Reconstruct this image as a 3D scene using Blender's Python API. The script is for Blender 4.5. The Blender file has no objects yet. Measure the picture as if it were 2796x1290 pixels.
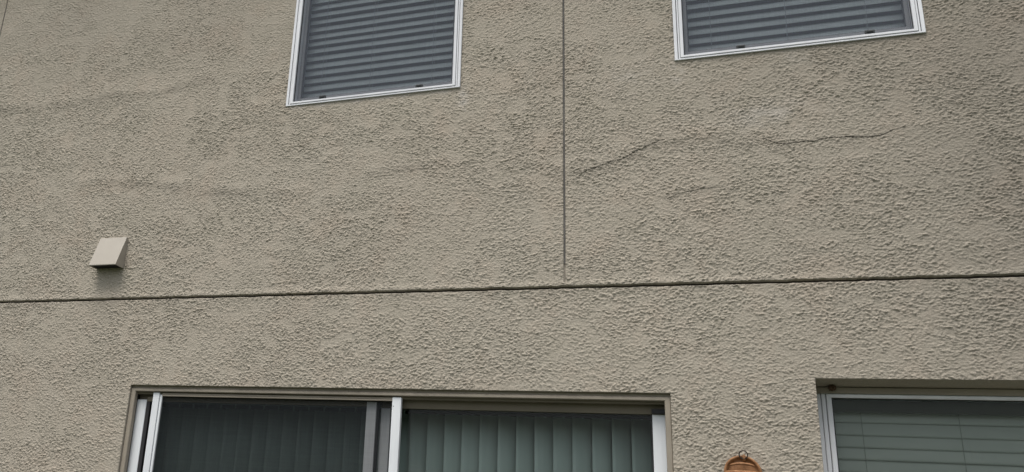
import bpy, bmesh, math, random
import numpy as np
from mathutils import Matrix, Vector

random.seed(7)
S = bpy.context.scene
COL = S.collection
R = math.radians

# ------------------------------------------------------------------ camera
cam_data = bpy.data.cameras.new('camera')
cam = bpy.data.objects.new('camera', cam_data)
COL.objects.link(cam)
FPX, CX, CY = 2548.48, 928.84, 558.27
cam_data.sensor_fit = 'HORIZONTAL'
cam_data.sensor_width = 36.0
cam_data.lens = FPX / 2796 * 36
cam_data.shift_x = (1398 - CX) / 2796
cam_data.shift_y = (CY - 645) / 2796
cam_data.clip_start = 0.05
cam_data.clip_end = 500
m = Matrix(((0.92242843, 0.06073097, 0.38136274, 0.0),
            (0.37870144, -0.33552141, -0.86256049, -3.7),
            (0.07557123, 0.94007294, -0.3324934, 1.5),
            (0, 0, 0, 1)))
cam.matrix_world = m
S.camera = cam

# ------------------------------------------------------------------ light
world = bpy.data.worlds.new('World')
S.world = world
world.use_nodes = True
wn = world.node_tree.nodes
wl = world.node_tree.links
bg = wn['Background']
sky = wn.new('ShaderNodeTexSky')
sky.sky_type = 'NISHITA'
sky.sun_disc = False
SUN_EL, SUN_AZ = 66.0, -14.0         # azimuth measured from -Y (straight out of the wall) towards -X
sky.sun_elevation = R(SUN_EL)
sky.sun_rotation = R(180 - SUN_AZ)
sky.air_density = 1.0
sky.dust_density = 4.0
sky.ozone_density = 1.0
hsv = wn.new('ShaderNodeHueSaturation')   # overcast: washed-out sky
hsv.inputs['Saturation'].default_value = 0.38
wl.new(sky.outputs[0], hsv.inputs['Color'])
wl.new(hsv.outputs[0], bg.inputs['Color'])
bg.inputs['Strength'].default_value = 0.10

sun_data = bpy.data.lights.new('sun', 'SUN')
sun_data.energy = 1.5
sun_data.angle = R(34)
sun_data.color = (1.0, 0.965, 0.9)
sun = bpy.data.objects.new('sun', sun_data)
COL.objects.link(sun)
az, el = R(SUN_AZ), R(SUN_EL)
sdir = Vector((math.sin(az) * math.cos(el), -math.cos(az) * math.cos(el), math.sin(el)))
sun.rotation_euler = sdir.to_track_quat('Z', 'Y').to_euler()
sun.location = (0, -8, 10)

S.view_settings.view_transform = 'Standard'
S.view_settings.look = 'None'
S.view_settings.gamma = 1.0
S.view_settings.exposure = 0.86
S.cycles.transparent_max_bounces = 16
S.cycles.max_bounces = 8

# ------------------------------------------------------------------ materials
def new_mat(name, color, rough=0.6, metal=0.0, spec=0.4):
    mt = bpy.data.materials.new(name)
    mt.use_nodes = True
    b = mt.node_tree.nodes['Principled BSDF']
    b.inputs['Base Color'].default_value = (*color, 1)
    b.inputs['Roughness'].default_value = rough
    b.inputs['Metallic'].default_value = metal
    b.inputs['Specular IOR Level'].default_value = spec
    return mt, mt.node_tree.nodes, mt.node_tree.links, b

def noise(n, l, scale, detail=4, rough=0.55, vec=None, dist=0.0):
    t = n.new('ShaderNodeTexNoise')
    t.inputs['Scale'].default_value = scale
    t.inputs['Detail'].default_value = detail
    t.inputs['Roughness'].default_value = rough
    t.inputs['Distortion'].default_value = dist
    if vec: l.new(vec, t.inputs['Vector'])
    return t

def geo_pos(n):
    return n.new('ShaderNodeNewGeometry').outputs['Position']

def ramp(n, l, src, stops):
    r = n.new('ShaderNodeValToRGB')
    e = r.color_ramp.elements
    e[0].position, e[0].color = stops[0][0], (*stops[0][1], 1)
    e[1].position, e[1].color = stops[1][0], (*stops[1][1], 1)
    for p, c in stops[2:]:
        k = e.new(p); k.color = (*c, 1)
    l.new(src, r.inputs['Fac'])
    return r

def mixc(n, l, fac, a, b, mode='MIX'):
    x = n.new('ShaderNodeMix')
    x.data_type = 'RGBA'; x.blend_type = mode
    for sock, v in ((x.inputs[0], fac), (x.inputs[6], a), (x.inputs[7], b)):
        if hasattr(v, 'links'): l.new(v, sock)
        elif isinstance(v, (int, float)): sock.default_value = v
        else: sock.default_value = (*v, 1)
    return x.outputs[2]

def mottled(name, ca, cb, scale, rough=0.6, metal=0.0, bump=0.0, bscale=60, stretch=None, spec=0.4):
    mt, n, l, b = new_mat(name, ca, rough, metal, spec)
    pos = geo_pos(n)
    if stretch:
        mp = n.new('ShaderNodeMapping'); mp.inputs['Scale'].default_value = stretch
        l.new(pos, mp.inputs['Vector']); pos = mp.outputs[0]
    t = noise(n, l, scale, 5, 0.6, pos)
    r = ramp(n, l, t.outputs['Fac'], [(0.35, ca), (0.68, cb)])
    l.new(r.outputs[0], b.inputs['Base Color'])
    if bump:
        t2 = noise(n, l, bscale, 4, 0.6, pos)
        bp = n.new('ShaderNodeBump'); bp.inputs['Strength'].default_value = bump
        bp.inputs['Distance'].default_value = 0.002
        l.new(t2.outputs['Fac'], bp.inputs['Height'])
        l.new(bp.outputs[0], b.inputs['Normal'])
    return mt

# stucco: warm grey beige, faint green and pink drifts, grime and painted vent shade from an attribute
def stucco_material():
    mt, n, l, b = new_mat('stucco', (.33, .30, .245), 0.92, 0, 0.12)
    pos = geo_pos(n)
    t1 = noise(n, l, 0.9, 5, 0.6, pos, 0.6)
    t2 = noise(n, l, 5.0, 4, 0.6, pos, 0.3)
    t3 = noise(n, l, 170, 3, 0.6, pos)
    c = ramp(n, l, t1.outputs['Fac'], [(0.3, (.369, .329, .273)), (0.7, (.382, .347, .290))])
    c2 = ramp(n, l, t2.outputs['Fac'], [(0.34, (.965, .968, .96)), (0.5, (1, 1, 1)), (0.68, (1.02, .992, .98))])
    col = mixc(n, l, 1.0, c.outputs[0], c2.outputs[0], 'MULTIPLY')
    c3 = ramp(n, l, t3.outputs['Fac'], [(0.3, (.86, .86, .86)), (0.7, (1.09, 1.09, 1.09))])
    col = mixc(n, l, 1.0, col, c3.outputs[0], 'MULTIPLY')
    at = n.new('ShaderNodeAttribute'); at.attribute_name = 'dirt_shade'
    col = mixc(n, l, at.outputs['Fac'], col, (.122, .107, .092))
    at2 = n.new('ShaderNodeAttribute'); at2.attribute_name = 'chalk'
    col = mixc(n, l, at2.outputs['Fac'], col, (.49, .46, .43))
    l.new(col, b.inputs['Base Color'])
    mp = n.new('ShaderNodeMapping'); mp.inputs['Scale'].default_value = (1, 1, 1.6)
    l.new(pos, mp.inputs['Vector'])
    f1 = noise(n, l, 210, 4, 0.65, mp.outputs[0], 0.4)
    bp = n.new('ShaderNodeBump'); bp.inputs['Strength'].default_value = 0.8
    bp.inputs['Distance'].default_value = 0.0022
    l.new(f1.outputs['Fac'], bp.inputs['Height'])
    l.new(bp.outputs[0], b.inputs['Normal'])
    return mt

M = {}
M['stucco'] = stucco_material()
M['vinyl'] = mottled('white_vinyl', (.60, .61, .64), (.71, .72, .75), 9, 0.38, bump=.15, bscale=120, stretch=(1, 1, .25))
M['aluminium'] = mottled('white_painted_aluminium', (.60, .62, .645), (.74, .76, .78), 14, 0.42, bump=.1, bscale=300, stretch=(1, 1, .12))
M['sash'] = mottled('grey_sash', (.20, .205, .215), (.25, .255, .265), 9, .5)
M['gasket'] = new_mat('rubber_gasket', (.018, .018, .02), .7)[0]
M['trim'] = mottled('taupe_painted_trim', (.235, .205, .165), (.285, .25, .2), 7, .6, bump=.2, bscale=200)
M['shaded_beige'] = mottled('shaded_beige_head', (.125, .108, .078), (.15, .13, .095), 5, .7)
M['strip'] = mottled('weathered_joint_strip', (.085, .08, .075), (.17, .16, .145), 22, .7, stretch=(1, 1, .3))
M['seal'] = mottled('dark_brown_joint', (.03, .024, .019), (.075, .062, .05), 16, .85)
M['crack'] = new_mat('crack_dark', (.055, .05, .043), .95, 0, .05)[0]
M['hood'] = mottled('beige_hood_plastic', (.335, .305, .262), (.355, .325, .28), 12, .5, bump=.05)
M['dark'] = new_mat('hood_shade_dark', (.012, .012, .011), .9)[0]
M['blind'] = mottled('off_white_blind', (.79, .81, .81), (.84, .85, .85), 6, .55, stretch=(1, 1, 3))
M['vane'] = mottled('pale_vinyl_vane', (.58, .63, .60), (.66, .70, .67), 4, .5, stretch=(6, 6, .4))
M['shade'] = mottled('shaded_valance', (.10, .105, .09), (.13, .135, .115), 5, .6)  # shade under the window head put into the valance colour
M['cord'] = new_mat('blind_cord', (.55, .56, .55), .8)[0]
M['interior'] = mottled('interior_plaster', (.30, .28, .25), (.34, .32, .28), 2, .9)
M['tab'] = new_mat('dark_tab', (.02, .024, .026), .5)[0]
M['mud'] = mottled('brown_mud', (.055, .03, .018), (.10, .06, .035), 90, .95, bump=.8, bscale=250)
M['wire'] = new_mat('dark_wire', (.035, .028, .025), .45, .6)[0]
M['roof'] = mottled('roof_tile', (.16, .10, .075), (.24, .15, .11), 12, .85, bump=.5, bscale=20)
M['soffit'] = mottled('soffit_paint', (.34, .31, .26), (.37, .34, .28), 3, .8)

def terracotta():
    mt, n, l, b = new_mat('terracotta', (.4, .17, .07), .62, 0, .3)
    pos = geo_pos(n)
    t = noise(n, l, 38, 5, .65, pos, .5)
    r = ramp(n, l, t.outputs['Fac'], [(0.3, (.15, .068, .028)), (0.52, (.25, .12, .052)), (.75, (.36, .185, .09))])
    l.new(r.outputs[0], b.inputs['Base Color'])
    bp = n.new('ShaderNodeBump'); bp.inputs['Strength'].default_value = .5; bp.inputs['Distance'].default_value = .002
    t2 = noise(n, l, 160, 4, .6, pos); l.new(t2.outputs['Fac'], bp.inputs['Height']); l.new(bp.outputs[0], b.inputs['Normal'])
    return mt
M['terracotta'] = terracotta()

def glass_material(name, tint, smudge=0.0, refl=1.0):
    mt = bpy.data.materials.new(name); mt.use_nodes = True
    n, l = mt.node_tree.nodes, mt.node_tree.links
    n.remove(n['Principled BSDF'])
    out = n['Material Output']
    tr = n.new('ShaderNodeBsdfTransparent'); tr.inputs[0].default_value = (*tint, 1)
    gl = n.new('ShaderNodeBsdfGlossy'); gl.inputs['Roughness'].default_value = 0.02
    gl.inputs['Color'].default_value = (refl, refl, refl, 1)
    fr = n.new('ShaderNodeFresnel'); fr.inputs['IOR'].default_value = 1.28
    mx = n.new('ShaderNodeMixShader')
    l.new(fr.outputs[0], mx.inputs[0]); l.new(tr.outputs[0], mx.inputs[1]); l.new(gl.outputs[0], mx.inputs[2])
    # dust film and smears lying on the pane
    df = n.new('ShaderNodeBsdfDiffuse'); df.inputs['Color'].default_value = (.5, .52, .52, 1)
    pos = geo_pos(n)
    mp = n.new('ShaderNodeMapping'); mp.inputs['Scale'].default_value = (1, 1, .45)
    mp.inputs['Rotation'].default_value = (0, .5, 0)
    l.new(pos, mp.inputs['Vector'])
    t = noise(n, l, 5.5, 6, .65, mp.outputs[0], 1.2)
    mr = n.new('ShaderNodeMapRange')
    mr.inputs['From Min'].default_value = .62; mr.inputs['From Max'].default_value = .8
    mr.inputs['To Min'].default_value = .002; mr.inputs['To Max'].default_value = .002 + smudge
    l.new(t.outputs['Fac'], mr.inputs['Value'])
    mx2 = n.new('ShaderNodeMixShader')
    l.new(mr.outputs[0], mx2.inputs[0]); l.new(mx.outputs[0], mx2.inputs[1]); l.new(df.outputs[0], mx2.inputs[2])
    l.new(mx2.outputs[0], out.inputs[0])
    return mt
M['glass_door'] = glass_material('door_glass', (.68, .74, .73), .12)
M['glass_up'] = glass_material('window_glass', (.90, .94, .945), .03)
M['glass_low'] = glass_material('kitchen_glass', (.525, .560, .530), .10)

def mesh_material(name, cover, col):
    mt = bpy.data.materials.new(name); mt.use_nodes = True
    n, l = mt.node_tree.nodes, mt.node_tree.links
    b = n['Principled BSDF']
    b.inputs['Base Color'].default_value = (*col, 1); b.inputs['Roughness'].default_value = .8; b.inputs['Specular IOR Level'].default_value = .08
    out = n['Material Output']
    tr = n.new('ShaderNodeBsdfTransparent')
    pos = geo_pos(n)
    # woven wires: slightly uneven coverage along warp and weft
    facs = []
    for sc in ((55, 1, 1.5), (1.5, 1, 55)):
        mp = n.new('ShaderNodeMapping'); mp.inputs['Scale'].default_value = sc
        l.new(pos, mp.inputs['Vector'])
        facs.append(noise(n, l, 3.0, 3, .7, mp.outputs[0]).outputs['Fac'])
    ad = n.new('ShaderNodeMath'); ad.operation = 'ADD'
    l.new(facs[0], ad.inputs[0]); l.new(facs[1], ad.inputs[1])
    mr = n.new('ShaderNodeMapRange')
    mr.inputs['From Min'].default_value = .7; mr.inputs['From Max'].default_value = 1.3
    mr.inputs['To Min'].default_value = cover - .05; mr.inputs['To Max'].default_value = cover + .05
    l.new(ad.outputs[0], mr.inputs['Value'])
    mx = n.new('ShaderNodeMixShader')
    l.new(mr.outputs[0], mx.inputs[0]); l.new(tr.outputs[0], mx.inputs[1]); l.new(b.outputs[0], mx.inputs[2])
    l.new(mx.outputs[0], out.inputs[0])
    return mt
M['mesh_up'] = mesh_material('grey_insect_mesh', .36, (.13, .147, .18))
M['mesh_door'] = mesh_material('charcoal_insect_mesh', .50, (.016, .019, .021))

def ground_material():
    mt, n, l, b = new_mat('patio_concrete', (.3, .29, .27), .9)
    pos = geo_pos(n)
    t = noise(n, l, 2.2, 8, .65, pos)
    r = ramp(n, l, t.outputs['Fac'], [(.3, (.085, .08, .07)), (.7, (.13, .125, .11))])
    sep = n.new('ShaderNodeSeparateXYZ'); l.new(pos, sep.inputs[0])
    lt = n.new('ShaderNodeMath'); lt.operation = 'LESS_THAN'; lt.inputs[1].default_value = -1.6
    l.new(sep.outputs['Y'], lt.inputs[0])
    t2 = noise(n, l, 9, 8, .7, pos)
    g = ramp(n, l, t2.outputs['Fac'], [(.3, (.028, .042, .016)), (.7, (.06, .08, .03))])
    l.new(mixc(n, l, lt.outputs[0], r.outputs[0], g.outputs[0]), b.inputs['Base Color'])
    bp = n.new('ShaderNodeBump'); bp.inputs['Distance'].default_value = .01
    l.new(t2.outputs['Fac'], bp.inputs['Height']); l.new(bp.outputs[0], b.inputs['Normal'])
    return mt
M['ground'] = ground_material()

# ------------------------------------------------------------------ helpers
def link(name, me, mat, parent=None):
    o = bpy.data.objects.new(name, me)
    COL.objects.link(o)
    if mat: me.materials.append(mat)
    if parent: o.parent = parent
    return o

def build(name, bm, mat, parent=None, smooth=False):
    if name not in ('pane', 'insect_screen'):      # flat sheets keep their outward normal
        bmesh.ops.recalc_face_normals(bm, faces=bm.faces)
    me = bpy.data.meshes.new(name)
    bm.to_mesh(me); bm.free()
    if smooth:
        for p in me.polygons: p.use_smooth = True
    return link(name, me, mat, parent)

def box(bm, x0, x1, y0, y1, z0, z1, bev=0.0):
    t = bmesh.new()
    bmesh.ops.create_cube(t, size=1)
    for v in t.verts:
        v.co = Vector(((x0 + x1) / 2 + v.co.x * (x1 - x0), (y0 + y1) / 2 + v.co.y * (y1 - y0), (z0 + z1) / 2 + v.co.z * (z1 - z0)))
    if bev:
        bmesh.ops.bevel(t, geom=list(t.edges), offset=bev, segments=2, affect='EDGES', profile=.5)
    me = bpy.data.meshes.new('tmp'); t.to_mesh(me); t.free()
    bm.from_mesh(me); bpy.data.meshes.remove(me)

def ring(bm, x0, x1, z0, z1, wl_, wr, wb, wt, y0, y1, bev=.0015):
    """mitred rectangular frame, front y0 to back y1"""
    ox = [(x0, z0), (x1, z0), (x1, z1), (x0, z1)]
    ix = [(x0 + wl_, z0 + wb), (x1 - wr, z0 + wb), (x1 - wr, z1 - wt), (x0 + wl_, z1 - wt)]
    prof = [('o', y1, 0), ('o', y0 + bev, 0), ('o', y0, bev), ('i', y0, bev), ('i', y0 + bev, 0), ('i', y1, 0)]
    loops = []
    for kind, y, ins in prof:
        vs = []
        for k in range(4):
            sx = 1 if k in (0, 3) else -1
            sz = 1 if k in (0, 1) else -1
            p = ox[k] if kind == 'o' else ix[k]
            d = ins if kind == 'o' else -ins
            vs.append(bm.verts.new((p[0] + sx * d, y, p[1] + sz * d)))
        loops.append(vs)
    n = len(loops)
    for a in range(n):
        A, B = loops[a], loops[(a + 1) % n]
        for k in range(4):
            bm.faces.new((A[k], A[(k + 1) % 4], B[(k + 1) % 4], B[k]))

def tube(bm, pts, rad, seg=8, cap=True):
    rings = []
    for i, p in enumerate(pts):
        p = Vector(p)
        a = Vector(pts[max(i - 1, 0)]); b = Vector(pts[min(i + 1, len(pts) - 1)])
        d = (b - a).normalized()
        u = d.cross(Vector((0, 1, 0)))
        if u.length < 1e-4: u = d.cross(Vector((1, 0, 0)))
        u.normalize(); v = d.cross(u)
        rr = rad[i] if isinstance(rad, (list, tuple)) else rad
        rings.append([bm.verts.new(p + u * rr * math.cos(2 * math.pi * k / seg) + v * rr * math.sin(2 * math.pi * k / seg)) for k in range(seg)])
    for A, B in zip(rings, rings[1:]):
        for k in range(seg):
            bm.faces.new((A[k], A[(k + 1) % seg], B[(k + 1) % seg], B[k]))
    if cap:
        bm.faces.new(rings[0]); bm.faces.new(rings[-1][::-1])

def quad(bm, x0, x1, y, z0, z1):
    bm.faces.new([bm.verts.new(c) for c in ((x0, y, z0), (x1, y, z0), (x1, y, z1), (x0, y, z1))])

# ------------------------------------------------------------------ numpy gradient noise
rng = np.random.RandomState(11)
PERM = rng.permutation(4096)
GA = rng.rand(4096) * 2 * np.pi
GX, GY = np.cos(GA), np.sin(GA)
def perlin(x, y, seed=0):
    xi = np.floor(x).astype(np.int64); yi = np.floor(y).astype(np.int64)
    xf, yf = x - xi, y - yi
    u = xf * xf * xf * (xf * (xf * 6 - 15) + 10); v = yf * yf * yf * (yf * (yf * 6 - 15) + 10)
    def g(ix, iy, dx, dy):
        h = PERM[(PERM[(ix + seed * 131) & 4095] + iy) & 4095]
        return GX[h] * dx + GY[h] * dy
    a = g(xi, yi, xf, yf); b = g(xi + 1, yi, xf - 1, yf)
    c = g(xi, yi + 1, xf, yf - 1); d = g(xi + 1, yi + 1, xf - 1, yf - 1)
    return (a + (b - a) * u + (c - a) * v + (a - b - c + d) * u * v) * 1.5
def sstep(a, b, x):
    t = np.clip((x - a) / (b - a), 0, 1); return t * t * (3 - 2 * t)

# ------------------------------------------------------------------ the house
house = bpy.data.objects.new('stucco_house', None)
COL.objects.link(house)
house['label'] = 'two storey beige stucco house wall with white windows and a sliding patio door'
house['category'] = 'house'

# openings: x0, x1, z0, z1, depth of the stucco return, soffit drop
W1 = (-1.966, -1.086, 3.457, 4.665)
W2 = (-0.160, 0.742, 3.468, 4.676)
DR = (-2.635, -0.234, 0.10, 2.087)
W3 = (0.254, 1.760, 0.95, 2.147)
JX, JXL, JZ = -0.6205, -3.9385, 2.5045
openings = [W1, W2, DR, W3]

CR1 = [(-.560, 2.992), (-.529, 3.003), (-.492, 3.016), (-.444, 3.032), (-.384, 3.045), (-.324, 3.077), (-.245, 3.110), (-.214, 3.116)]
CR2 = [(-.215, 2.858), (-.205, 2.862), (-.163, 2.880), (-.122, 2.885), (-.084, 2.893), (-.030, 2.894)]
CR3 = [(.150, 3.083), (.170, 3.075), (.204, 3.057), (.232, 3.055), (.274, 3.059), (.325, 3.058), (.377, 3.067), (.437, 3.065), (.502, 3.057), (.551, 3.060), (.592, 3.078), (.635, 3.090)]
CR4 = [(.670, 2.944), (.712, 2.938), (.770, 2.932)]

def axis(lo, dlo, dhi, hi, step, extra):
    a = list(np.arange(dlo, dhi, step))
    g, x = step, dlo
    while x > lo:
        g = min(g * 1.35, .12); x -= g; a.append(max(x, lo))
    g, x = step, dhi
    while x < hi:
        a.append(min(x, hi)); g = min(g * 1.35, .12); x += g
    a += [lo, hi]
    a = np.unique(np.round(a, 6))
    ex = np.array(sorted(extra))
    keep = np.ones(len(a), bool)
    for e in ex: keep &= np.abs(a - e) > step * .42
    return np.unique(np.concatenate([a[keep], ex]))

ex_x = [JX - .0048, JX - .0032, JX + .0032, JX + .0048, JXL - .0046, JXL - .003, JXL + .003, JXL + .0046]
ex_z = [JZ - .0072, JZ - .0052, JZ + .0045, JZ + .0062]
for o in openings:
    ex_x += [o[0], o[1]]; ex_z += [o[2], o[3]]
xs = axis(-7.0, -4.12, 1.2, 5.0, .0028, ex_x)
zs = axis(0.0, 1.60, 4.50, 5.6, .0024, ex_z)
XX, ZZ = np.meshgrid(xs, zs)

def seg_dist(X, Z, pts):
    d = np.full(X.shape, 9.0)
    for (x0, z0), (x1, z1) in zip(pts, pts[1:]):
        dx, dz = x1 - x0, z1 - z0
        t = np.clip(((X - x0) * dx + (Z - z0) * dz) / (dx * dx + dz * dz), 0, 1)
        d = np.minimum(d, np.hypot(X - x0 - t * dx, Z - z0 - t * dz))
    return d
SWELLS = [
    ([(-3.813, 3.660), (-3.386, 3.645), (-3.068, 3.662), (-2.733, 3.641), (-2.403, 3.698)], .035, .0038),
    ([(-3.171, 3.140), (-3.022, 3.162), (-2.647, 3.119), (-2.359, 3.060), (-1.835, 3.006)], .032, .0032),
    ([(-1.501, 3.085), (-1.253, 3.103), (-1.042, 3.105)], .034, .0022),
    ([(-.611, 3.020), (-.44, 3.052), (-.328, 3.090), (-.234, 3.126), (-.096, 3.136), (.051, 3.118), (.171, 3.092), (.226, 3.068), (.40, 3.078), (.596, 3.080), (.675, 3.100), (.809, 3.066), (.99, 3.024)], .036, .0030),
    ([(-.30, 2.872), (-.15, 2.900), (-.02, 2.905)], .026, .0012),
    ([(-2.30, 3.48), (-1.95, 3.42)], .05, .0030)]

def relief(X, Z):
    # broad trowel waves turn and crowd the marks from patch to patch
    w1 = perlin(X * 1.1, Z * 1.3, 3); w2 = perlin(X * 1.7 + 9, Z * 1.5, 4)
    x = X + .0034 * perlin(X * 78, Z * 90, 5) + .05 * w1
    z = Z + .0024 * perlin(X * 74, Z * 96, 6) + .04 * w2
    sl = 1.1 * perlin(X * 2.3 + 30, Z * 2.3, 7)
    wgt = sstep(-.3, .3, sl)
    a = perlin(x * 88, z * 140, 8)
    b = perlin((x + .4 * z) * 92, (z - .42 * x) * 146 + 7, 9)
    c = perlin((x - .4 * z) * 90 + 3, (z + .42 * x) * 148, 10)
    f = perlin(x * 150, z * 185, 11)
    r = a * .8 + (b * wgt + c * (1 - wgt)) * .8 + f * .30
    plate = sstep(.13, .25, r)                      # knocked-down plateaus with steep rims
    plate2 = sstep(.14, .22, perlin(x * 56 + 40, z * 98, 24) + .45 * f - .08)
    pit = sstep(.40, .56, -r)                       # pits left between them
    lump = np.clip(perlin(x * 104, z * 140, 13) + .35 * f - .12, 0, 1)
    patch = sstep(-.42, .40, perlin(X * 2.1, Z * 3.4, 14) + .45 * perlin(X * 6, Z * 9, 15) + .12)
    hole = sstep(.22, .55, perlin(X * 10.5 + 50, Z * 15.5, 16) + .4 * perlin(X * 25, Z * 33, 17))
    amp = (.86 + .40 * patch) * (1 - .55 * hole)
    # the upper storey is floated flatter than the part near the storey joint
    amp *= 1.0 - .26 * sstep(3.3, 4.2, Z)
    # thin broken trowel ridges, the marks that catch the light
    n1 = perlin(x * 30 + 11, z * 50, 51) + .35 * perlin(x * 84, z * 110, 52)
    n2 = perlin((x - .5 * z) * 34, (z + .5 * x) * 56 + 3, 53) + .35 * perlin(x * 80 + 9, z * 104, 54)
    k1 = sstep(.0, .22, perlin(x * 38 + 70, z * 46, 55)); k2 = sstep(.05, .28, perlin(x * 36, z * 44 + 70, 56))
    rd = np.clip(1 - np.abs(n1) * 6.5, 0, 1) * k1 + np.clip(1 - np.abs(n2) * 6.5, 0, 1) * k2
    h = 1.06 * amp * (.00115 * plate + .0010 * plate2 - .0010 * pit + .0017 * lump + .0024 * np.minimum(rd, 1.2))
    # long shallow swells where the lath has buckled
    for pts, w_, a_ in SWELLS:
        d = seg_dist(X, Z, pts)
        h += .66 * a_ * (1 + .5 * w1 + .4 * perlin(X * 7, Z * 7, 41)) * np.exp(-(d / (w_ * 1.15)) ** 2)
    h += .0014 * perlin(X * 3.1, Z * 3.7, 18) + .0006 * perlin(X * 9, Z * 11, 19)
    return h

H = relief(XX, ZZ)
Y = -H

# swollen lips of plaster along the joints
def lip(d, w, a): return a * np.exp(-(d / w) ** 2)
dj = ZZ - JZ
Y -= np.where(dj > 0, lip(dj - .010, .014, .0026), lip(-dj - .01, .012, .0006))
dirt_shade = np.zeros_like(XX); chalk = np.zeros_like(XX)
nz1 = perlin(XX * 5, ZZ * 12, 21); nz2 = perlin(XX * 16, ZZ * 30, 22); nz3 = perlin(XX * 1.4, ZZ * 2.2, 23)
rough_n = .6 + .7 * nz1 + .5 * nz2
def band(pts, w, a, drop=0.0):
    global dirt_shade
    d = seg_dist(XX, ZZ + drop, pts)
    dirt_shade = np.maximum(dirt_shade, a * np.exp(-(d / w) ** 2) * np.clip(rough_n, .2, 1.2))
band([(-3.813, 3.640), (-3.6, 3.632), (-3.386, 3.625), (-3.2, 3.635)], .030, .30)
band([(-3.45, 3.620), (-3.25, 3.632), (-3.068, 3.640)], .026, .34)
band([(-3.068, 3.640), (-2.9, 3.63), (-2.733, 3.622), (-2.403, 3.676)], .034, .27)
band([(-3.5, 3.56), (-3.2, 3.57)], .09, .10)
band([(-3.171, 3.115), (-3.022, 3.137), (-2.647, 3.094), (-2.359, 3.035), (-1.835, 2.981)], .030, .24)
band([(-1.501, 3.062), (-1.253, 3.080), (-1.042, 3.082)], .022, .24)
band([(-3.252, 3.018), (-3.472, 2.942)], .07, .12)
band([(-1.42, 3.36), (-1.35, 3.22)], .10, .08)
band([(-.611, 2.985), (-.44, 3.010), (-.328, 3.045), (-.234, 3.085), (-.096, 3.100), (.051, 3.085), (.15, 3.06)], .038, .26)
band([(-.44, 2.98), (-.2, 3.02), (.05, 3.03)], .07, .14)
band([(.40, 3.050), (.596, 3.052), (.675, 3.072), (.809, 3.040), (.99, 3.000)], .030, .26)
band([(-.33, 2.845), (-.15, 2.872), (-.02, 2.88)], .022, .14)
band([(-.05, 3.395), (.3, 3.39), (.62, 3.37), (.8, 3.32)], .055, .17)
band([(.62, 3.44), (.80, 3.36), (1.0, 3.25)], .085, .17)
# narrow darker rim round the upper window frames
for o_ in (W1, W2):
    dx_ = np.maximum(np.maximum(o_[0] - XX, XX - o_[1]), 0); dz_ = np.maximum(np.maximum(o_[2] - ZZ, ZZ - o_[3]), 0)
    dirt_shade = np.maximum(dirt_shade, .34 * np.exp(-(np.hypot(dx_, dz_) / .012) ** 2) * np.clip(.7 + nz2, 0, 1.2))
# grime along the joint lip, both sides
dirt_shade = np.maximum(dirt_shade, .42 * np.exp(-((dj - .001) / .011) ** 2) * np.clip(.7 + nz2, 0, 1))
dirt_shade = np.maximum(dirt_shade, .20 * np.exp(-(np.clip(-dj, 0, 9) / .05) ** 2) * (dj < 0) * np.clip(.7 + nz1, 0, 1))
# soft cast shade under the vent hood, painted into the mask
dirt_shade = np.maximum(dirt_shade, .08 * np.exp(-((XX + 2.85) / .085) ** 2 - ((ZZ - 2.63) / .05) ** 2))
# the wall turns darker towards the right-hand end and the top
dirt_shade = np.maximum(dirt_shade, (.33 * sstep(-.4, 1.3, XX + .30 * (ZZ - 2.6)) + .10 * sstep(3.3, 4.3, ZZ) + .05) * np.clip(1 + .45 * nz3, .5, 1.4))
# chalky drips from window corners
for cx_, cz_ in ((-1.075, 3.42), (-.155, 3.42), (-1.07, 3.39)):
    chalk = np.maximum(chalk, .5 * np.exp(-((XX - cx_) / .022) ** 2 - ((ZZ - cz_) / .05) ** 2) * np.clip(.6 + nz2 * 1.5, 0, 1))
chalk = np.maximum(chalk, .35 * np.exp(-((ZZ - 3.445) / .012) ** 2) * ((XX > -1.95) & (XX < -1.1)) * np.clip(.2 + nz2 * 1.6, 0, 1))

# pale scuffed patch and a rubbed area on the right half
chalk = np.maximum(chalk, .34 * np.exp(-((XX - .17) / .15) ** 2 - ((ZZ - 3.19) / .055) ** 2) * np.clip(.45 + nz2 + nz1, 0, 1))
chalk = np.maximum(chalk, .30 * np.exp(-((XX - .28) / .05) ** 2 - ((ZZ - 3.42) / .03) ** 2) * np.clip(.5 + nz2, 0, 1))
chalk = np.maximum(chalk, .16 * np.exp(-((XX + .35) / .12) ** 2 - ((ZZ - 3.42) / .08) ** 2) * np.clip(.5 + nz2, 0, 1))

# joints pressed back
inz = (dj < .0046) & (dj > -.0053)
wob = .0016 * perlin(XX * 14, ZZ * 0 + 3, 31) + .001 * perlin(XX * 45, ZZ * 0, 32)
Y[inz] = .022
Zv = ZZ + np.where(np.abs(dj) < .0080, wob, 0)
for jx, hw in ((JX, .0033), (JXL, .0031)):
    inx = (np.abs(XX - jx) < hw) & (ZZ > JZ + .02)
    fill = .75 * (1 - sstep(JZ + .03, JZ + .13, ZZ)) if jx == JX else 0 * ZZ
    Y = np.where(inx, .007 * (1 - fill) + (-.0005) * fill, Y)
    dirt_shade = np.where(inx, np.maximum(dirt_shade, .6), dirt_shade)
Y = np.clip(Y, -.02, .03)

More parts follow.
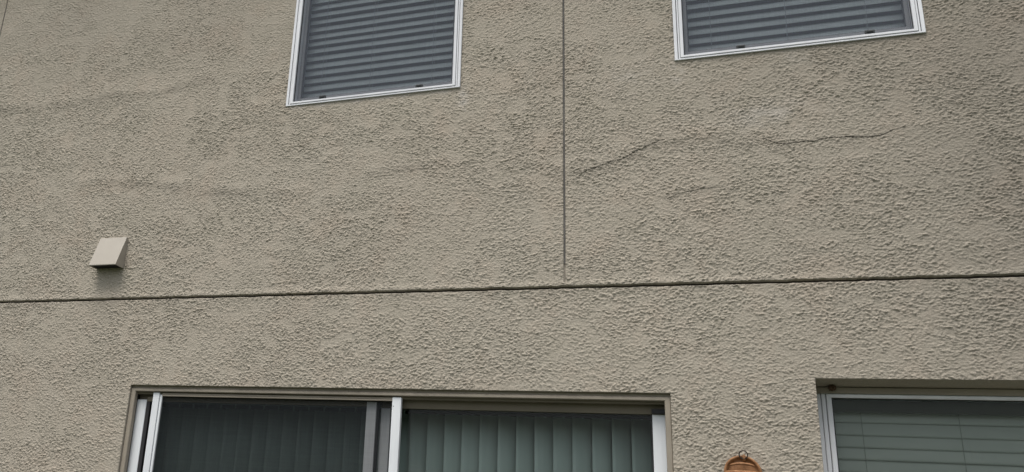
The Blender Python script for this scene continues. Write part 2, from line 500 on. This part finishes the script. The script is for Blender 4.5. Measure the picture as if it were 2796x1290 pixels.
ny_, nx_ = XX.shape
idx = np.arange(nx_ * ny_).reshape(ny_, nx_)
xc = (xs[:-1] + xs[1:]) / 2; zc = (zs[:-1] + zs[1:]) / 2
keep = np.ones((ny_ - 1, nx_ - 1), bool)
for o in openings:
    keep &= ~(((xc > o[0]) & (xc < o[1]))[None, :] & ((zc > o[2]) & (zc < o[3]))[:, None])
quads = np.stack([idx[:-1, :-1], idx[:-1, 1:], idx[1:, 1:], idx[1:, :-1]], -1)[keep]
verts = np.stack([XX, Y, Zv], -1).reshape(-1, 3)
dv, cv = dirt_shade.reshape(-1), chalk.reshape(-1)
# stucco returns round every opening
exv, exq, exd = [], [], []
base = len(verts)
RET = {0: .16, 1: .16, 2: .32, 3: .30}
for k, o in enumerate(openings):
    i0, i1 = np.searchsorted(xs, o[0] - 1e-5), np.searchsorted(xs, o[1] - 1e-5)
    j0, j1 = np.searchsorted(zs, o[2] - 1e-5), np.searchsorted(zs, o[3] - 1e-5)
    loop = [idx[j0, i] for i in range(i0, i1)] + [idx[j, i1] for j in range(j0, j1)] + \
           [idx[j1, i] for i in range(i1, i0, -1)] + [idx[j, i0] for j in range(j1, j0, -1)]
    loop = np.array(loop)
    L = len(loop)
    pv = verts[loop].copy()
    # round the arris a little, then run straight back
    r1 = pv.copy(); r1[:, 1] = .004
    if k == 3: pass
    r2 = pv.copy(); r2[:, 1] = .11 if k == 3 else RET[k]
    if k == 3: r2[:, 2] = np.where(pv[:, 2] > 2.14, 2.135, pv[:, 2])
    r3 = r2.copy(); r3[:, 1] = RET[k]
    s = base + len(exv) * 0
    prev = loop
    for r_ in (r1, r2, r3):
        st = base + sum(len(q) for q in exv)
        exv.append(r_); exd.append(np.full(L, .08))
        cur = np.arange(st, st + L)
        exq.append(np.stack([prev, np.roll(prev, -1), np.roll(cur, -1), cur], -1))
        prev = cur
verts = np.concatenate([verts] + exv)
quads = np.concatenate([quads] + exq)
dv = np.concatenate([dv] + exd); cv = np.concatenate([cv, np.zeros(len(dv) - len(cv))])
used = np.zeros(len(verts), bool); used[quads.ravel()] = True
remap = np.cumsum(used) - 1
verts, dv, cv = verts[used], dv[used], cv[used]
quads = remap[quads]
me = bpy.data.meshes.new('wall')
me.vertices.add(len(verts)); me.vertices.foreach_set('co', verts.astype(np.float32).ravel())
nq = len(quads)
me.loops.add(nq * 4); me.loops.foreach_set('vertex_index', quads.astype(np.int32).ravel())
me.polygons.add(nq)
me.polygons.foreach_set('loop_start', np.arange(0, nq * 4, 4, dtype=np.int32))
me.update(calc_edges=True); me.validate()
me.polygons.foreach_set('use_smooth', np.ones(nq, bool))
for nm, arr in (('dirt_shade', dv), ('chalk', cv)):
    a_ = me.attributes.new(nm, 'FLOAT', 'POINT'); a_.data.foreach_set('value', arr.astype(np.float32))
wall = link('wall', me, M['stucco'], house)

# hairline cracks: thin dark slits riding on the plaster
def surf(x, z):
    h = relief(np.array([[x]]), np.array([[z]]))[0, 0]
    return -h
def crack(pts, w):
    bm = bmesh.new()
    P = []
    for (x0, z0), (x1, z1) in zip(pts, pts[1:]):
        n_ = max(2, int(math.hypot(x1 - x0, z1 - z0) / .004))
        for k in range(n_): P.append((x0 + (x1 - x0) * k / n_, z0 + (z1 - z0) * k / n_))
    P.append(pts[-1])
    N = len(P); prev = None
    for i, (x, z) in enumerate(P):
        z += .0011 * math.sin(x * 130) + .0006 * math.sin(x * 477 + 1) + random.uniform(-.0006, .0006)
        t = i / (N - 1)
        ww = w * min(1, 6 * t, 6 * (1 - t)) * random.uniform(.55, 1.15) + .0002
        y = min(surf(x, z), surf(x, z + .004), surf(x, z - .004)) - .0006
        a = bm.verts.new((x, y, z - ww / 2)); b = bm.verts.new((x, y - .0003, z + ww / 2))
        c = bm.verts.new((x, y + .006, z - ww / 2)); d = bm.verts.new((x, y + .006, z + ww / 2))
        if prev:
            pa, pb, pc, pd = prev
            bm.faces.new((pa, a, b, pb)); bm.faces.new((pc, c, a, pa)); bm.faces.new((pb, b, d, pd)); bm.faces.new((pd, d, c, pc))
        prev = (a, b, c, d)
    return build('crack', bm, M['crack'], wall)
crack(CR1, .0011); crack(CR2, .0007); crack(CR3, .0023)

# joint strips
bm = bmesh.new(); box(bm, -7.0, 5.0, .0165, .0205, JZ - .0070, JZ + .0062)
build('storey_joint', bm, M['seal'], house)
for jx, z0 in ((JX, JZ + .10), (JXL, JZ + .03)):
    bm = bmesh.new()
    for a, b, y in ((-.0032, -.0016, .0012), (-.0016, .0016, .0042), (.0016, .0032, .0012)):
        box(bm, jx + a, jx + b, y, .0068, z0, 5.6)
    build('control_joint', bm, M['strip'], house)

# rest of the shell: side and rear walls, upper floor, roof with eaves
bm = bmesh.new()
box(bm, -7.0, -6.85, .31, 8, 0, 5.6); box(bm, 4.85, 5.0, .31, 8, 0, 5.6); box(bm, -7.0, 5.0, 8, 8.15, 0, 5.6)
box(bm, -6.999, -6.86, .03, .309, 0, 5.6); box(bm, 4.86, 4.999, .03, .309, 0, 5.6)
build('side_wall', bm, M['stucco'], house)
bm = bmesh.new()
box(bm, -6.84, 4.84, .32, 7.99, 2.45, 2.72)          # upper floor
box(bm, -6.84, 4.84, .32, 7.99, 0.02, 0.10)          # ground floor
box(bm, -6.84, 4.84, 1.9, 1.98, 0.11, 2.44); box(bm, -6.84, 4.84, 1.9, 1.98, 2.73, 5.58)   # back of the front rooms
box(bm, -.70, -.60, .32, 1.89, 2.73, 5.58); box(bm, -.02, .10, .32, 1.89, .11, 2.44)
build('interior_wall', bm, M['interior'], house)
bm = bmesh.new()
x0, x1, y0, y1 = -7.45, 5.45, -.45, 8.6
A = [bm.verts.new(c) for c in ((x0, y0, 5.62), (x1, y0, 5.62), (x1, y1, 5.62), (x0, y1, 5.62))]
B = [bm.verts.new(c) for c in ((x0, y0, 5.78), (x1, y0, 5.78), (x1, y1, 5.78), (x0, y1, 5.78))]
C_ = [bm.verts.new((-3, 4.07, 7.5)), bm.verts.new((1, 4.07, 7.5))]
bm.faces.new(A)
for k in range(4): bm.faces.new((A[k], A[(k + 1) % 4], B[(k + 1) % 4], B[k]))
bm.faces.new((B[0], B[1], C_[1], C_[0])); bm.faces.new((B[2], B[3], C_[0], C_[1])); bm.faces.new((B[1], B[2], C_[1])); bm.faces.new((B[3], B[0], C_[0]))
build('roof', bm, M['roof'], house)

# ------------------------------------------------------------------ upper windows
def upper_window(o, label, tabs):
    x0, x1, z0, z1 = o
    bm = bmesh.new()
    ring(bm, x0 - .001, x1 + .001, z0 - .001, z1 + .001, .013, .013, .0062, .013, -.0085, .05, .0013)
    ring(bm, x0 + .0145, x1 - .0145, z0 + .0063, z1 - .0145, .0065, .0065, .0022, .0065, -.0060, .05, .0008)
    ring(bm, x0 + .0225, x1 - .0225, z0 + .0092, z1 - .0225, .0135, .0135, .0100, .0135, -.0095, .052, .0013)
    w = build('window', bm, M['vinyl'], house)
    w['label'] = label
    bm = bmesh.new()                       # dark channels between the frame steps
    ring(bm, x0 + .0122, x1 - .0122, z0 + .0050, z1 - .0122, .0022, .0022, .0004, .0022, -.0045, .04, .0002)
    ring(bm, x0 + .0211, x1 - .0211, z0 + .0084, z1 - .0211, .0013, .0013, .0003, .0013, -.0045, .04, .0001)
    ring(bm, x0 + .0362, x1 - .0362, z0 + .0194, z1 - .0362, .0022, .0022, .0022, .0022, -.0002, .006, .0003)
    build('gasket', bm, M['gasket'], w)
    xi0, xi1, zi0, zi1 = x0 + .036, x1 - .036, z0 + .0192, z1 - .036
    bm = bmesh.new()                       # sash with a deeper bottom rail
    ring(bm, xi0 + .0005, xi1 - .0005, zi0 + .0005, zi1 - .0005, .016, .016, .036, .03, .034, .068, .002)
    build('sash', bm, M['sash'], w)
    bm = bmesh.new()
    ring(bm, xi0 + .0166, xi1 - .0166, zi0 + .0366, zi1 - .0306, .004, .004, .004, .004, .040, .05, .0005)
    build('glazing_bead', bm, M['gasket'], w)
    bm = bmesh.new(); quad(bm, xi0 + .010, xi1 - .010, .055, zi0 + .030, zi1 - .02)
    build('pane', bm, M['glass_up'], w)
    bm = bmesh.new(); quad(bm, xi0 - .0004, xi1 + .0004, .0035, zi0 - .0004, zi1 + .0004)
    build('insect_screen', bm, M['mesh_up'], w)
    for tx in tabs:
        bm = bmesh.new()
        box(bm, tx - .017, tx + .017, -.006, .003, zi0 + .0015, zi0 + .019, .0015)
        box(bm, tx - .011, tx + .011, -.010, -.0061, zi0 + .009, zi0 + .0155, .001)
        build('screen_tab', bm, M['tab'], w)
    return w
upper_window(W1, 'narrower looking white window high on the left half of the wall', (-1.775, -1.283))
upper_window(W2, 'white window high on the right half of the wall', (.095, .558))

def venetian(name, x0, x1, ztop, zbot, y, pitch, width, tilt, cords, label, phase=0.0, valance=True, shaded_valance=False):
    root = bpy.data.objects.new(name, None); COL.objects.link(root)
    root.location = (x0, y, zbot)
    inv = Matrix.Translation((-x0, -y, -zbot))
    root['label'] = label; root['category'] = 'window blind'; root['group'] = 'venetian blinds behind the windows'
    def put(nm, bm, mat, sm=False):
        bm.transform(inv); return build(nm, bm, mat, root, sm)
    bm = bmesh.new()
    z = zbot + .028 + phase
    seg = 6; nx = 14
    while z < ztop - (.062 if shaded_valance else .03):
        dz0 = random.uniform(-.0012, .0012); sag = random.uniform(-.0016, .0016); tl = tilt + random.uniform(-1.6, 1.6)
        rows = []
        for i in range(nx + 1):
            u = i / nx; x = x0 + (x1 - x0) * u
            row = []
            for side in (0, 1):
                for k in range(seg + 1):
                    s = (k / seg - .5) * width
                    crown = .0022 * (1 - (2 * s / width) ** 2) + (.0011 if side else -.0011)
                    a = R(tl)
                    # s runs from outer lower edge to inner upper edge; a = angle from horizontal
                    yy = s * math.cos(a) - crown * math.sin(a)
                    zz = s * math.sin(a) + crown * math.cos(a)
                    row.append(bm.verts.new((x, y + yy, z + zz + dz0 + sag * math.sin(math.pi * u * 2) * .6)))
            rows.append(row)
        for Ra, Rb in zip(rows, rows[1:]):
            for side in (0, 1):
                o_ = side * (seg + 1)
                for k in range(seg): bm.faces.new((Ra[o_ + k], Ra[o_ + k + 1], Rb[o_ + k + 1], Rb[o_ + k]))
            for k in (0, seg): bm.faces.new((Ra[k], Rb[k], Rb[k + seg + 1], Ra[k + seg + 1]))
        z += pitch
    put('slats', bm, M['blind'], True)
    bm = bmesh.new(); box(bm, x0, x1, y - width * .42, y + width * .42, zbot, zbot + .014, .003)
    put('bottom_rail', bm, M['blind'])
    bm = bmesh.new()
    if valance: box(bm, x0, x1, y - width / 2 - .012, y - width / 2 - .004, ztop - .055, ztop + .012, .002)
    box(bm, x0, x1, y - .022, y + .022, ztop - .012, ztop + .03, .002)
    put('headrail', bm, M['shade'] if shaded_valance else M['blind'])
    for cx_ in cords:
        bm = bmesh.new()
        ca, sa = math.cos(R(tilt)) * width / 2, math.sin(R(tilt)) * width / 2
        for yy in (y - ca - .002, y + ca + .002):
            tube(bm, [(cx_ + .0005 * math.sin(q), yy, zbot + (ztop - zbot) * q / 12) for q in range(13)], .0011, 6)
        put('ladder_cord', bm, M['cord'])
    return root
venetian('venetian_blind', -1.945, -1.102, 4.60, 3.536, .118, .0425, .050, 54.5, (-1.836, -1.575, -1.259),
         'half open white slatted blind behind the left upper window, left of the vertical wall joint', 0.0)
venetian('venetian_blind', -.140, .722, 4.61, 3.546, .118, .0425, .050, 54.5, (-.016, .277, .569),
         'half open white slatted blind behind the right upper window, right of the vertical wall joint', 0.0)

# ------------------------------------------------------------------ lower right window
x0, x1, z0, z1 = W3
bm = bmesh.new()
ring(bm, x0 + .001, x1 - .001, z0 + .001, 2.134, .0195, .0195, .02, .019, .112, .19, .002)
ring(bm, x0 + .0212, x1 - .0212, z0 + .0215, 2.1145, .014, .014, .016, .004, .108, .185, .0015)
ring(bm, x0 + .0368, x1 - .0368, z0 + .0385, 2.110, .017, .017, .02, .0125, .104, .18, .002)
w3 = build('window', bm, M['vinyl'], house)
w3['label'] = 'recessed window at the right edge with closed blinds'
bm = bmesh.new()
ring(bm, x0 + .0198, x1 - .0198, z0 + .0208, 2.1152, .0018, .0018, .001, .0008, .118, .15, .0002)
ring(bm, x0 + .0350, x1 - .0350, z0 + .037, 2.1112, .0022, .0022, .001, .0014, .115, .15, .0002)
ring(bm, x0 + .0535, x1 - .0535, z0 + .058, 2.0980, .004, .004, .004, .003, .116, .125, .0002)
build('gasket', bm, M['gasket'], w3)
bm = bmesh.new(); box(bm, x0 + .002, x1 - .002, .098, .1035, 2.1115, 2.1330, .001)
build('head_trim', bm, M['trim'], w3)
bm = bmesh.new(); quad(bm, x0 + .05, x1 - .05, .130, z0 + .05, 2.101)
build('pane', bm, M['glass_low'], w3)
venetian('venetian_blind', x0 + .052, x1 - .052, 2.1105, 1.02, .198, .0440, .052, 79, (.405, .707, 1.15, 1.55),
         'closed slatted blind behind the recessed lower right window', -.012, True, True)

# small mud nest stuck under the head of that recess
bm = bmesh.new()
bmesh.ops.create_icosphere(bm, subdivisions=4, radius=.0125)
for v in bm.verts:
    d = v.co.normalized()
    v.co *= 1 + .16 * math.sin(d.x * 9 + 1) * math.sin(d.y * 8) + .10 * math.sin(d.z * 17 + d.x * 7)
    v.co.z *= .85
nest = build('mud_nest', bm, M['mud'], None, True)
nest.location = (.3115, .082, 2.1285)
nest['label'] = 'small dark brown round mud nest stuck under the top of the recessed window opening'
nest['category'] = 'insect nest'

# ------------------------------------------------------------------ patio door
x0, x1, z0, z1 = DR
bm = bmesh.new()
ring(bm, x0 + .0015, x1 - .001, z0 + .001, 2.0745, .0245, .0215, .03, .0145, .009, .030, .0025)
ring(bm, x0 + .001, x1 - .0005, z0 + .0005, 2.0868, .0015, .0015, .002, .011, .0175, .030, .0005)
door = build('patio_door', bm, M['trim'], house)
door['label'] = 'white sliding patio door in a taupe frame, vertical blinds inside'
# beige head and track behind the trim, shade darkened into their colour
def one(name, mat, *a, par=None):
    bm = bmesh.new(); box(bm, *a); return build(name, bm, M[mat], par or door)
one('head_track', 'shaded_beige', x0 + .002, x1 - .002, .0305, .062, 2.0500, 2.0700)
one('head_track', 'shaded_beige', -1.395, x1 - .024, .0625, .135, 2.0165, 2.0695, .001)
one('head_track', 'shaded_beige', x0 + .002, -1.397, .0635, .135, 2.0290, 2.0695, .001)
one('gasket', 'gasket', x0 + .0020, x0 + .0170, .0440, .13, z0 + .03, 2.049)
one('gasket', 'gasket', x1 - .0230, x1 - .0215, .0310, .095, z0 + .03, 2.0490)
one('stop_block', 'gasket', -.3070, -.2580, .048, .0620, 2.0180, 2.0345, .001)
one('gasket', 'gasket', -1.292, -.311, .0970, .112, 2.0040, 2.0160)
# insect screen panel, foremost track
SX0, SX1 = -2.5156, -1.2955
one('screen_stile', 'aluminium', SX0, SX0 + .034, .0185, .036, z0 + .04, 2.0565, .0022)
one('stile_lip', 'aluminium', SX0 + .0360, SX0 + .0475, .0225, .034, z0 + .045, 2.0480, .0015)
one('screen_stile', 'aluminium', SX1 - .0395, SX1, .0165, .036, z0 + .04, 2.0555, .0025)
one('screen_rail', 'trim', SX0 + .0480, SX1 - .040, .0215, .034, 2.0480, 2.0545, .001)
one('screen_rail', 'trim', SX0 + .0480, SX1 - .040, .0195, .034, 2.0405, 2.0470, .001)
one('screen_rail', 'trim', SX0 + .0480, SX1 - .040, .0195, .034, z0 + .04, z0 + .10, .001)
bm = bmesh.new()
quad(bm, SX0 + .047, SX1 - .039, .0300, z0 + .09, 2.0425)
build('insect_screen', bm, M['mesh_door'], door)
# sliding panel on the middle track
one('panel_stile', 'aluminium', -2.6170, -2.5640, .0440, .0620, z0 + .03, 2.0265, .0025)
one('panel_stile', 'aluminium', -1.4570, -1.4130, .0420, .0620, z0 + .03, 2.0385, .002)
one('panel_rail', 'aluminium', -2.5635, -1.4575, .0450, .0610, z0 + .03, z0 + .12, .002)
one('panel_rail', 'shaded_beige', -2.5635, -1.4575, .0445, .0610, 2.0180, 2.0400, .002)
one('weather_strip', 'gasket', -2.5635, -2.5450, .0460, .0610, z0 + .121, 2.0175)
one('weather_strip', 'gasket', -1.4125, -1.4030, .0480, .0620, z0 + .03, 2.038)
bm = bmesh.new(); quad(bm, -2.546, -1.457, .0540, z0 + .11, 2.0190)
build('pane', bm, M['glass_door'], door)
# fixed panel on the rear track
one('panel_stile', 'aluminium', -.3065, -.2590, .0625, .085, z0 + .03, 2.0160, .002)
one('panel_stile', 'aluminium', -1.4000, -1.3580, .0660, .088, z0 + .03, 2.0160, .002)
bm = bmesh.new(); quad(bm, -1.358, -.306, .0760, z0 + .04, 2.0170)
build('pane', bm, M['glass_door'], door)
one('weather_strip', 'gasket', -.3110, -.3070, .0640, .0780, z0 + .03, 2.0160)
# fixing screw on the screen stile
bm = bmesh.new()
bmesh.ops.create_cone(bm, cap_ends=True, segments=12, radius1=.0022, radius2=.0016, depth=.0016, matrix=Matrix.Translation((-1.3285, .0159, 2.018)) @ Matrix.Rotation(R(90), 4, 'X'))
build('screw', bm, M['tab'], door)

# vertical blind inside the door: one vane per strip
vb = bpy.data.objects.new('vertical_blind', None); COL.objects.link(vb)
vb.location = (-2.6, .255, .12)
vb['label'] = 'grey green vertical blind hanging full width behind the sliding patio door'
vb['category'] = 'vertical blind'
bm = bmesh.new(); box(bm, -2.615, -.262, .235, .275, 2.0420, 2.0760, .002)
bm.transform(Matrix.Translation((2.6, -.255, -.12)))
build('headrail', bm, M['blind'], vb)
x = -2.59; kv = 0
while x < -.27:
    bm = bmesh.new()
    ang = R(34 + random.uniform(-4, 4)); w_ = .089; top = 2.020 + random.uniform(-.0015, .0015)
    sw = random.uniform(-.004, .004)
    for a_ in range(8):
        pass
    ro = []
    for j in range(9):
        zz = .15 + (top - .15) * j / 8
        sx_ = sw * (1 - j / 8)
        row = []
        for side in (0, 1):
            for k in range(7):
                s = (k / 6 - .5) * w_
                cr = .0045 * (1 - (2 * s / w_) ** 2) + (.0006 if side else -.0006)
                row.append(bm.verts.new((s * math.cos(ang) + cr * math.sin(ang) + sx_, s * math.sin(ang) - cr * math.cos(ang), zz - .12)))
        ro.append(row)
    for Ra, Rb in zip(ro, ro[1:]):
        for side in (0, 1):
            for k in range(6): bm.faces.new((Ra[side * 7 + k], Ra[side * 7 + k + 1], Rb[side * 7 + k + 1], Rb[side * 7 + k]))
        for k in (0, 6): bm.faces.new((Ra[k], Rb[k], Rb[k + 7], Ra[k + 7]))
    for rr_ in (ro[0], ro[-1]):
        for k in range(6): bm.faces.new((rr_[k], rr_[k + 1], rr_[k + 8], rr_[k + 7]))
    box(bm, -.004, .004, -.002, .002, top - .12 + .0005, top - .12 + .024)
    v = build('vane', bm, M['vane'], vb, True)
    v.location = (x + 2.6, 0, 0)
    x += .0768; kv += 1

# ------------------------------------------------------------------ vent hood
bm = bmesh.new()
X0, X1, ZT, ZB, D = -2.9365, -2.7825, 2.8165, 2.6600, .068
t = .0035
def prof(x): return [(x, -.001, ZT), (x, -.012, ZT + .0005), (x, -D + .006, ZB + .022), (x, -D, ZB + .004), (x, -D + .001, ZB + .001), (x, -.001, ZB)]
P0 = [bm.verts.new(c) for c in prof(X0)]; P1 = [bm.verts.new(c) for c in prof(X1)]
for k in range(4): bm.faces.new((P0[k], P0[k + 1], P1[k + 1], P1[k]))
bm.faces.new(P0); bm.faces.new(P1[::-1])
bmesh.ops.recalc_face_normals(bm, faces=bm.faces)
bmesh.ops.solidify(bm, geom=bm.faces[:], thickness=-t)
hood = build('vent_hood', bm, M['hood'], house)
hood['label'] = 'small beige plastic vent hood on the left of the wall'
bv = hood.modifiers.new('bevel', 'BEVEL'); bv.width = .0012; bv.segments = 2
bm = bmesh.new()
Y0 = -.003
box(bm, X0 + .0038, X1 - .0038, -D + .0050, -.0035, ZB + .0040, ZB + .0060)  # dark sheet standing in for the shade inside the hood
build('vent_shade_sheet', bm, M['dark'], hood)

# ------------------------------------------------------------------ terracotta plaque hung on the wall
pl = bpy.data.objects.new('wall_plaque', None); COL.objects.link(pl)
PXc, PZc = -.003, 1.8065
pl.location = (PXc, -.02, PZc)
pl['label'] = 'round rust brown terracotta ornament hanging between the patio door and the right window'
pl['category'] = 'wall ornament'
bm = bmesh.new()
rad = .0625
# lathe profile about Y: (radius, y)
pf = [(0, .012), (rad * .95, .012), (rad, .008), (rad, -.006), (rad * .985, -.012), (rad * .93, -.015), (rad * .86, -.012), (rad * .82, -.004), (rad * .76, -.001), (rad * .70, -.001), (rad * .60, -.006), (rad * .35, -.008), (0, -.008)]
seg = 64; loops = []
for r_, y_ in pf:
    if r_ == 0: loops.append([bm.verts.new((0, y_, 0))])
    else: loops.append([bm.verts.new((r_ * (1 + .012 * math.sin(3 * q * 2 * math.pi / seg + 1)) * math.cos(2 * math.pi * q / seg), y_, r_ * math.sin(2 * math.pi * q / seg))) for q in range(seg)])
for A, B in zip(loops, loops[1:]):
    for q in range(seg):
        a = [A[q % len(A)], A[(q + 1) % len(A)]] if len(A) > 1 else [A[0]]
        b = [B[(q + 1) % seg], B[q]] if len(B) > 1 else [B[0]]
        bm.faces.new(a + b)
build('disc', bm, M['terracotta'], pl, True)
# raised ledges across the face
def ledge(z, hw, th, pr, curve):
    bm = bmesh.new(); n_ = 24; pts = []
    for i in range(n_ + 1):
        u = -1 + 2 * i / n_
        pts.append((hw * u, -.012 - pr * (1 - u * u * .3), z - curve * u * u))
    rr = [th * (.35 + .65 * math.sqrt(max(0, 1 - (abs(-1 + 2 * i / n_)) ** 3))) for i in range(n_ + 1)]
    tube(bm, pts, rr, 10)
    return bm
build('ledge', ledge(.0325, .040, .0046, .012, .006), M['terracotta'], pl, True)
build('ledge', ledge(.0035, .056, .0062, .013, .001), M['terracotta'], pl, True)
build('ledge', ledge(-.026, .044, .0045, .006, -.004), M['terracotta'], pl, True)
bm = bmesh.new()
tube(bm, [(.0075, -.004, .040), (.0075, -.012, .049), (.0075, -.012, .058), (.0075, -.002, .064)], [.006, .0055, .005, .003], 10)
build('lug', bm, M['terracotta'], pl, True)
bm = bmesh.new()
rc = .0137
tube(bm, [(.0055 + rc * math.cos(2 * math.pi * (k + 22) / 28), -.0190 - .002 * math.sin(2 * math.pi * k / 28), .0635 + rc * math.sin(2 * math.pi * (k + 22) / 28)) for k in range(28)], .0019, 8)
build('hanging_ring', bm, M['wire'], pl, True)

# ------------------------------------------------------------------ ground
bm = bmesh.new()
g = bmesh.ops.create_grid(bm, x_segments=2, y_segments=2, size=150)
gr = build('ground', bm, M['ground'])
gr['kind'] = 'structure'
